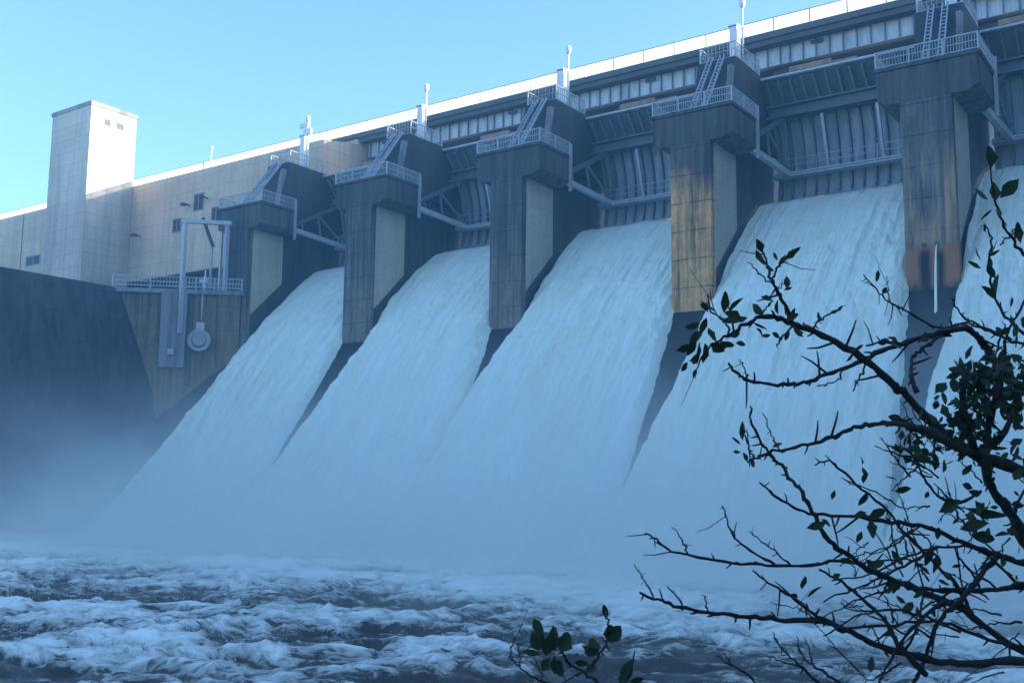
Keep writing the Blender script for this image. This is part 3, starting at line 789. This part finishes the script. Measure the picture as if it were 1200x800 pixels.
B = [  # (pixels root->tip, d0, d1, r0, r1, connect to trunk)
 ([(1240,560),(1200,552),(1165,540),(1140,532),(1110,513),(1085,488),(1062,462),(1040,445),(1000,412),(955,389),(930,380),(915,374),(895,371),(880,377),(855,392),(838,402)], 4.1, 3.5, 7.5, 1.3, 1),
 ([(928,378),(916,350),(905,329),(899,308),(893,292)], 3.62, 3.5, 2.4, 1.0, 0),
 ([(905,326),(912,312),(920,304),(929,292)], 3.55, 3.5, 1.4, .7, 0),
 ([(907,334),(892,322),(876,307)], 3.55, 3.45, 1.3, .5, 0),
 ([(917,356),(911,340),(922,332)], 3.57, 3.5, 1.0, .6, 0),
 ([(890,373),(898,360),(906,352)], 3.55, 3.5, 1.2, .7, 0),
 ([(952,387),(957,377),(968,370),(980,364)], 3.65, 3.6, 1.4, .7, 0),
 ([(928,383),(916,395),(911,407)], 3.6, 3.55, 1.5, .7, 0),
 ([(855,392),(850,378),(833,364),(829,346)], 3.52, 3.45, 1.4, .8, 0),
 ([(850,376),(838,366),(832,340)], 3.5, 3.45, .9, .5, 0),
 ([(838,402),(826,412),(818,428),(815,443)], 3.5, 3.42, 1.3, .6, 0),
 ([(1235,470),(1200,455),(1175,433),(1160,415),(1150,401),(1140,388),(1125,385),(1108,388),(1085,395),(1055,403),(1020,418),(990,432),(955,444),(930,450),(900,449),(877,445),(862,437),(855,427)], 4.2, 3.8, 5.5, 1.2, 1),
 ([(877,445),(872,432),(867,421)], 3.8, 3.75, 1.1, .5, 0),
 ([(985,433),(983,445),(970,450),(957,452)], 3.85, 3.8, 1.2, .6, 0),
 ([(1016,422),(1008,440),(1000,458)], 3.88, 3.8, 1.6, .8, 0),
 ([(1055,403),(1035,400),(1015,405)], 3.95, 3.9, 1.8, 1.0, 0),
 ([(1075,460),(1068,440),(1070,420),(1085,405),(1112,390)], 3.7, 4.0, 2.6, 1.6, 0),
 ([(1110,513),(1085,503),(1055,496),(1030,496),(1002,501),(975,512),(940,522),(900,530),(885,537),(876,541)], 3.7, 3.5, 3.6, 1.2, 0),
 ([(883,537),(876,522),(871,505),(870,497)], 3.5, 3.45, 1.2, .7, 0),
 ([(912,524),(903,505),(894,484)], 3.5, 3.45, 1.0, .5, 0),
 ([(1290,800),(1200,764),(1129,715),(1074,690),(1025,670),(992,650),(973,633),(952,599),(940,577),(922,555),(905,535),(892,518),(881,497),(879,476)], 4.1, 3.6, 4.4, 1.0, 1),
 ([(1260,700),(1200,687),(1148,692),(1096,691),(1045,680),(993,657),(942,662),(890,661),(838,656),(787,645),(770,633),(756,625)], 4.2, 3.7, 3.0, 1.0, 1),
 ([(806,648),(798,630),(787,618)], 3.75, 3.7, 1.0, .5, 0),
 ([(1290,790),(1200,775),(1122,777),(1076,769),(1024,754),(993,738),(962,728),(911,725),(880,722),(849,719),(802,713),(775,703),(750,694)], 4.0, 3.5, 5.5, 1.3, 1),
 ([(766,699),(756,680),(743,661)], 3.5, 3.45, 1.2, .5, 0),
 ([(801,712),(793,697),(782,686)], 3.52, 3.5, 1.3, .6, 0),
 ([(829,717),(828,708),(826,698)], 3.55, 3.5, 1.2, .8, 0),
 ([(1280,660),(1200,658),(1169,650),(1128,635),(1086,617),(1045,611),(983,604),(942,599),(911,583),(890,565)], 4.2, 3.7, 4.0, 1.0, 1),
 ([(908,661),(880,645),(859,625),(852,608),(846,592)], 3.75, 3.6, 1.7, .7, 0),
 ([(926,662),(908,645),(890,632),(878,622)], 3.75, 3.65, 1.2, .6, 0),
 ([(860,626),(863,612)], 3.65, 3.6, .9, .5, 0),
 ([(993,738),(962,725),(931,702),(905,685),(882,668)], 3.75, 3.6, 2.4, .9, 0),
 ([(955,724),(935,712),(902,705)], 3.7, 3.6, 1.0, .5, 0),
 ([(1169,650),(1150,672),(1139,686),(1122,706),(1100,728),(1083,777),(1070,800)], 4.05, 3.8, 3.6, 2.0, 0),
 ([(1270,670),(1200,683),(1168,690),(1129,690),(1096,691)], 4.15, 3.9, 3.0, 1.6, 1),
 ([(1085,790),(1057,761),(1041,732),(1022,712),(992,686),(960,667)], 3.9, 3.7, 3.0, 1.4, 0),
 ([(1150,735),(1135,712),(1122,686),(1096,660),(1067,631),(1041,598),(1002,566),(973,540),(955,545)], 4.0, 3.7, 2.6, .9, 0),
 ([(1290,770),(1200,758),(1168,751),(1122,734),(1090,728),(1041,732),(992,735),(960,722)], 4.1, 3.75, 2.8, 1.0, 1),
 ([(1250,390),(1225,330),(1200,298),(1181,271),(1167,240),(1161,196)], 4.5, 4.3, 2.8, .9, 1),
 ([(1172,287),(1184,276),(1194,262)], 4.4, 4.35, 1.0, .6, 0),
 ([(1250,430),(1200,389),(1183,375),(1167,350),(1160,317),(1159,301),(1162,279),(1153,262)], 4.4, 4.2, 2.4, .8, 1),
 ([(1260,440),(1200,405),(1178,397),(1150,383),(1128,370),(1115,350)], 4.3, 4.15, 2.2, .9, 1),
 ([(1170,392),(1134,379),(1100,384),(1062,364),(1049,359),(1029,342),(1012,322)], 4.2, 4.0, 1.8, .7, 0),
 ([(1043,354),(1041,340),(1040,323)], 4.02, 4.0, .8, .4, 0),
 ([(1290,690),(1225,665),(1200,634),(1187,605),(1161,572),(1155,540),(1158,515),(1160,492),(1168,460),(1175,430)], 4.1, 3.9, 7.5, 3.5, 1),
 ([(1155,545),(1135,510),(1128,480),(1130,440),(1128,428)], 3.95, 3.85, 5., 3., 0),
 ([(1140,532),(1110,520),(1085,505),(1062,502)], 3.8, 3.75, 4.5, 2.5, 0),
 ([(1150,535),(1175,510),(1190,480),(1200,450),(1230,400)], 4., 4.2, 4., 2., 0),
 ([(1135,712),(1105,705),(1075,730),(1050,760),(1030,800)], 3.9, 3.7, 2.4, 1.4, 0),
 ([(1060,765),(1075,735),(1082,700),(1075,660),(1063,618)], 3.8, 3.75, 1.8, .8, 0),
 ([(1125,740),(1060,715),(1010,720),(965,745)], 3.8, 3.6, 1.8, .8, 0),
 ([(1168,690),(1130,660),(1120,642)], 4., 3.9, 1.6, .8, 0),
 ([(1129,716),(1125,670),(1118,640)], 3.95, 3.9, 1.4, .8, 0),
 ([(1041,690),(1010,700),(985,712),(950,730)], 3.8, 3.7, 1.4, .6, 0),
 ([(1100,640),(1072,655),(1040,672),(1000,690),(965,705)], 3.95, 3.8, 2.0, .8, 0),
 ([(1200,690),(1148,645),(1105,640),(1067,650),(1020,672),(975,680)], 4.1, 3.8, 2.0, .9, 0),
 ([(1070,620),(1040,640),(1015,648),(992,655)], 3.9, 3.75, 1.2, .6, 0),
 ([(1052,650),(1045,620),(1040,600),(1038,590)], 3.9, 3.8, 1.2, .6, 0),
 ([(1150,575),(1120,590),(1090,570),(1075,545),(1065,530),(1040,522)], 3.95, 3.8, 2., .9, 0),
 ([(1100,560),(1085,548),(1078,530)], 3.85, 3.8, 1.2, .7, 0),
 ([(1075,545),(1060,560),(1045,575)], 3.85, 3.8, 1.2, .6, 0),
 ([(1187,605),(1200,575),(1230,540)], 4.1, 4.2, 2., 1., 0),
 ([(1180,440),(1178,400),(1190,370),(1215,330)], 4.2, 4.3, 2.2, 1.0, 0),
 ([(1165,425),(1172,395),(1178,380)], 4.2, 4.2, 1.5, .8, 0),
 ([(960,800),(931,774),(915,757),(905,740)], 3.6, 3.5, 1.8, .6, 0),
 ([(985,800),(952,778),(938,765),(933,745)], 3.6, 3.5, 1.6, .6, 0),
 ([(952,778),(948,760),(942,745)], 3.6, 3.5, .9, .4, 0),
 ([(940,782),(915,773),(898,768)], 3.6, 3.5, 1.0, .5, 0),
 ([(900,812),(875,790),(858,779),(840,768)], 3.6, 3.5, 1.8, .7, 0),
]
tree_pts = []
for px, d0, d1, r0, r1, con in B:
    base = on_trunk(min(max(px[0][1]+60, 260), 940)) if con else None
    P, o = branch(T, px, d0, d1, r0, r1, base=base, spurs=1.0 if r0 > 1.5 else .5)
    tree_pts.append(P)
# loose crossing twigs in the thick of the bush
for i in range(46):
    x, y = random.uniform(1000, 1200), random.uniform(590, 790)
    if random.random() < .3: x, y = random.uniform(1050, 1190), random.uniform(500, 640)
    a = random.uniform(math.pi*.6, math.pi*1.35); L = random.uniform(25, 85)
    pp = [(x, y), (x+math.cos(a)*L*.5+random.uniform(-6, 6), y-math.sin(a)*L*.5+random.uniform(-6, 6)), (x+math.cos(a)*L, y-math.sin(a)*L)]
    d = random.uniform(3.75, 4.1); branch(T, pp, d, d-.1, random.uniform(.9, 1.6), .5, 'twig', .8)
# leaves: (x, y, angle in the picture in degrees, length in px, distance)
LV = [(899,311,125,32,3.5),(893,296,110,24,3.5),(912,312,55,26,3.5),(920,304,40,30,3.5),(907,318,150,14,3.5),(911,305,120,14,3.5),(922,338,80,16,3.5),(918,340,30,14,3.5),
 (905,352,150,20,3.5),(895,368,150,26,3.5),(912,368,100,20,3.5),(926,372,60,18,3.55),(921,374,20,18,3.5),(930,384,-50,18,3.55),(925,388,-120,14,3.5),(914,396,150,18,3.5),(913,400,60,12,3.5),(903,392,200,14,3.5),
 (880,377,-10,26,3.5),(876,372,200,20,3.5),(886,385,-30,24,3.5),(868,374,160,22,3.5),(960,376,100,14,3.6),(963,373,140,12,3.6),(972,368,30,16,3.6),(980,364,20,12,3.6),
 (829,366,100,26,3.45),(848,366,85,36,3.45),(855,365,60,30,3.45),(840,366,140,30,3.45),(846,378,10,26,3.45),(832,362,160,20,3.45),(824,388,220,28,3.45),(815,394,260,30,3.45),(820,400,250,34,3.45),(826,402,280,30,3.45),
 (812,404,200,24,3.45),(832,402,330,26,3.45),(838,400,300,24,3.45),(845,402,350,22,3.45),(840,406,20,22,3.45),(850,398,30,20,3.45),(818,414,240,20,3.45),(818,424,170,14,3.45),(815,432,260,16,3.45),(806,424,220,16,3.45),(828,372,250,24,3.45),(812,384,190,20,3.45),
 (830,384,280,26,3.45),(820,378,210,24,3.45),(856,395,20,16,3.5),(862,402,0,16,3.5),
 (870,516,95,30,3.45),(868,521,140,16,3.45),(876,540,120,16,3.5),(880,538,300,14,3.5),(868,530,170,14,3.45),(905,524,20,16,3.5),(855,429,120,10,3.75),
 (1000,412,240,20,3.75),(1005,408,210,18,3.8),(1012,404,200,16,3.9),(1030,402,10,30,3.95),(1042,398,190,22,3.95),(1052,400,150,16,3.95),(1100,392,20,22,4.),(1090,396,200,20,4.),
 (1161,198,95,34,4.3),(1166,236,85,36,4.3),(1172,232,50,34,4.3),(1158,234,150,26,4.3),(1163,246,200,18,4.3),(1170,255,70,20,4.3),(1196,285,100,28,4.3),(1160,318,80,22,4.2),(1166,326,110,26,4.2),(1167,345,90,34,4.2),(1164,350,110,26,4.2),
 (1150,315,150,26,4.2),(1155,272,120,14,4.2),(1184,360,85,18,4.2),(1027,330,80,18,4.),(1034,345,60,14,4.),(1150,305,130,20,4.2),(1175,395,100,18,4.2),(1160,300,40,16,4.2),
 (1010,545,80,16,3.7),(1014,560,90,14,3.7),(1016,576,250,22,3.7),(1012,566,100,24,3.7),(1016,600,190,26,3.75),(1020,608,270,30,3.75),(1038,598,190,30,3.8),(1010,622,240,22,3.7),(975,585,80,14,3.7),(968,612,200,26,3.7),(962,608,330,18,3.7),
 (940,690,100,24,3.65),(946,700,60,22,3.65),(942,706,240,18,3.65),(935,700,140,20,3.65),(1052,562,170,20,3.8),(1068,572,190,18,3.8),(1062,575,180,20,3.8),(1100,600,30,34,3.9),(1088,575,250,14,3.9),
 (1130,595,10,62,3.9),(1122,592,170,20,3.9),(1148,600,20,40,3.9),(1125,620,10,46,3.9),(1138,628,0,42,3.9),(1130,612,340,40,3.9),(1090,640,260,30,3.9),(1100,650,240,24,3.9),(1098,632,80,20,3.9),
 (1140,572,160,30,3.9),(1150,578,180,26,3.9),(1000,660,150,20,3.75),(1015,664,20,26,3.75),(1030,665,160,24,3.75),(985,672,200,18,3.7),(1022,768,250,24,3.6),(1035,745,30,20,3.7),(1062,707,150,20,3.7),(1070,700,20,22,3.7)]
bmL = bmesh.new()
for x, y, a, L, d in LV:
    q = at(x, y, d); dr = r2*math.cos(R(a))+u2*math.sin(R(a))+fwd*random.uniform(-.5, .5)
    nrm = (-fwd+Vector((random.gauss(0, .55), random.gauss(0, .55), random.gauss(0, .55)))).normalized()
    leaf(bmL, q, dr, L*.8*random.uniform(.8, 1.15)*d/FPX, random.uniform(.34, .62), nrm)
# dense dark clumps of old foliage by the right edge
for (x0, x1, y0, y1, n) in ((1128, 1215, 420, 488, 240), (1122, 1160, 430, 510, 90), (1048, 1112, 492, 542, 85), (1085, 1140, 455, 520, 30), (1118, 1160, 488, 545, 70), (1160, 1215, 380, 430, 22), (1155, 1200, 500, 560, 26), (1120, 1160, 585, 635, 16), (1040, 1120, 660, 720, 18), (1170, 1205, 560, 680, 20)):
    for i in range(n):
        x, y = random.uniform(x0, x1), random.uniform(y0, y1); d = random.uniform(3.75, 4.15); a = random.uniform(0, 360)
        q = at(x, y, d); dr = r2*math.cos(R(a))+u2*math.sin(R(a))+fwd*random.uniform(-.8, .8)
        leaf(bmL, q, dr, random.uniform(7, 20)*d/FPX, random.uniform(.35, .7))
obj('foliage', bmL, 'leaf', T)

# small shrub at the bottom of the picture
g0 = at(700, 1010, 3.0)
SH = thing('shrub', 'small shrub with a few round dark leaves at the bottom centre edge', 'shrub', g0)
for px, r0, r1, con in (([(730,830),(703,800),(683,787),(667,776),(657,764)], 2.6, 1.3, 1), ([(690,782),(703,767),(712,752),(713,738),(711,723),(710,713)], 1.8, .8, 0),
                        ([(680,830),(650,806),(635,798),(620,790),(605,778),(597,769)], 2., .9, 1), ([(598,769),(600,758),(603,746)], 1.0, .5, 0), ([(610,780),(608,765),(607,756)], .9, .5, 0),
                        ([(683,787),(670,793),(660,800),(655,815)], 1.1, .7, 0), ([(637,800),(632,785),(625,770)], 1., .5, 0), ([(745,830),(735,805),(722,790)], 1.2, .6, 1)):
    branch(SH, px, 3.0, 2.9, r0, r1, 'stem', .5, base=g0 if con else None)
bmL = bmesh.new()
for x, y, a, L, w in ((638,748,125,32,.5),(632,762,110,30,.6),(640,768,80,34,.6),(650,762,95,36,.5),(657,764,60,30,.8),(650,768,260,26,.6),(634,766,170,28,.35),(645,770,230,22,.6),(655,772,280,24,.6),(640,756,150,22,.6),
                      (712,752,60,30,.75),(713,748,95,26,.8),(700,768,110,26,.7),(703,764,170,26,.5),(710,724,85,22,.5),(726,800,55,34,.6),(690,778,170,20,.5),(686,786,30,20,.6),(737,798,20,22,.5),(697,768,140,22,.5)):
    q = at(x, y, 2.95); dr = r2*math.cos(R(a))+u2*math.sin(R(a))+fwd*random.uniform(-.3, .3)
    leaf(bmL, q, dr, L*.82*2.95/FPX, w, (-fwd+Vector((random.gauss(0, .3), random.gauss(0, .3), random.gauss(0, .3)))).normalized())
obj('foliage', bmL, 'leaf', SH)

# ------------------------------------------------------------------ air: haze and spray
def vol_mat(name, color, dens, aniso=.2):
    m = bpy.data.materials.new(name); m.use_nodes = True; nt = m.node_tree; nt.nodes.clear()
    out = nt.nodes.new('ShaderNodeOutputMaterial'); v = nt.nodes.new('ShaderNodeVolumePrincipled')
    v.inputs['Color'].default_value = (*color, 1); v.inputs['Density'].default_value = dens; v.inputs['Anisotropy'].default_value = aniso
    nt.links.new(v.outputs[0], out.inputs['Volume']); return m, nt, v
HAZE_D, MIST_D = .0015, .20
m, nt, v = vol_mat('haze_air', (.42, .80, 1.), HAZE_D)
bm = bmesh.new(); box(bm, -170, 170, -150, 60, -4, 56); kind(obj('haze', bm, m), 'stuff')

m, nt, v = vol_mat('spray_mist', (.97, 1., .93), 0., .1)
P = posn(nt)
s = sepz(nt, P)
n = noise(nt, mapping(nt, P, (.09, .09, .13)), 1., 4, .6)
prox = nt.nodes.new('ShaderNodeMapRange'); prox.interpolation_type = 'SMOOTHSTEP'
nt.links.new(s[1], prox.inputs['Value'])
for i, vv in enumerate((-39., -19., 0., 1.)): prox.inputs[i+1].default_value = vv
hh = math_(nt, 'ADD', math_(nt, 'DIVIDE', math_(nt, 'SUBTRACT', s[2], ZW), 4.2), math_(nt, 'MULTIPLY', math_(nt, 'SUBTRACT', .5, n), 4.6))
hd = math_(nt, 'POWER', 2.718, math_(nt, 'MULTIPLY', math_(nt, 'MAXIMUM', hh, 0.), -1.))
topf = nt.nodes.new('ShaderNodeMapRange'); topf.interpolation_type = 'SMOOTHSTEP'
nt.links.new(s[2], topf.inputs['Value'])
for i, vv in enumerate((9., 17., 1., 0.)): topf.inputs[i+1].default_value = vv
xf = nt.nodes.new('ShaderNodeMapRange'); xf.interpolation_type = 'SMOOTHSTEP'
nt.links.new(s[0], xf.inputs['Value'])
for i, vv in enumerate((-2., 18., .55, 1.)): xf.inputs[i+1].default_value = vv
dn = math_(nt, 'MULTIPLY', math_(nt, 'MULTIPLY', hd, prox.outputs[0]), math_(nt, 'MULTIPLY', ramp(nt, n, [(.32, .2), (.62, 1.)]), math_(nt, 'MULTIPLY', topf.outputs[0], xf.outputs[0])))
nt.links.new(math_(nt, 'MULTIPLY', dn, MIST_D), v.inputs['Density'])
bm = bmesh.new(); box(bm, -8, 100, -39, 1, .5, 19); kind(obj('mist', bm, m), 'stuff')
m.cycles.volume_step_rate = 4 if hasattr(m.cycles, 'volume_step_rate') else 1

# ------------------------------------------------------------------ light
AZ = R(55)                      # sun azimuth from +Y towards +X
EL = math.atan(.505*math.cos(AZ))
sd = Vector((math.sin(AZ)*math.cos(EL), math.cos(AZ)*math.cos(EL), math.sin(EL)))
sun = bpy.data.objects.new('sun', bpy.data.lights.new('sun', 'SUN')); COL.objects.link(sun)
sun.data.energy = 4.5; sun.data.angle = R(.5); sun.data.color = (1., .90, .76)
sun.rotation_euler = sd.to_track_quat('Z', 'Y').to_euler()
w = bpy.data.worlds.new('World'); scene.world = w; w.use_nodes = True
nt = w.node_tree; bg = nt.nodes['Background']
sky = nt.nodes.new('ShaderNodeTexSky'); sky.sky_type = 'NISHITA'; sky.sun_disc = False
sky.sun_elevation = EL; sky.sun_rotation = AZ; sky.air_density = 1.0; sky.dust_density = 1.2; sky.ozone_density = 2.0; sky.altitude = 50
nt.links.new(mix(nt, 1., sky.outputs[0], (.67, .85, 1.12), 'MULTIPLY'), bg.inputs['Color']); bg.inputs['Strength'].default_value = .12
vs = scene.view_settings
vs.view_transform = 'Standard'; vs.look = 'None'; vs.exposure = 1.95; vs.gamma = 1; vs.use_curve_mapping = False
scene.render.engine = 'CYCLES'
scene.cycles.max_bounces = 8; scene.cycles.volume_bounces = 3; scene.cycles.transparent_max_bounces = 16
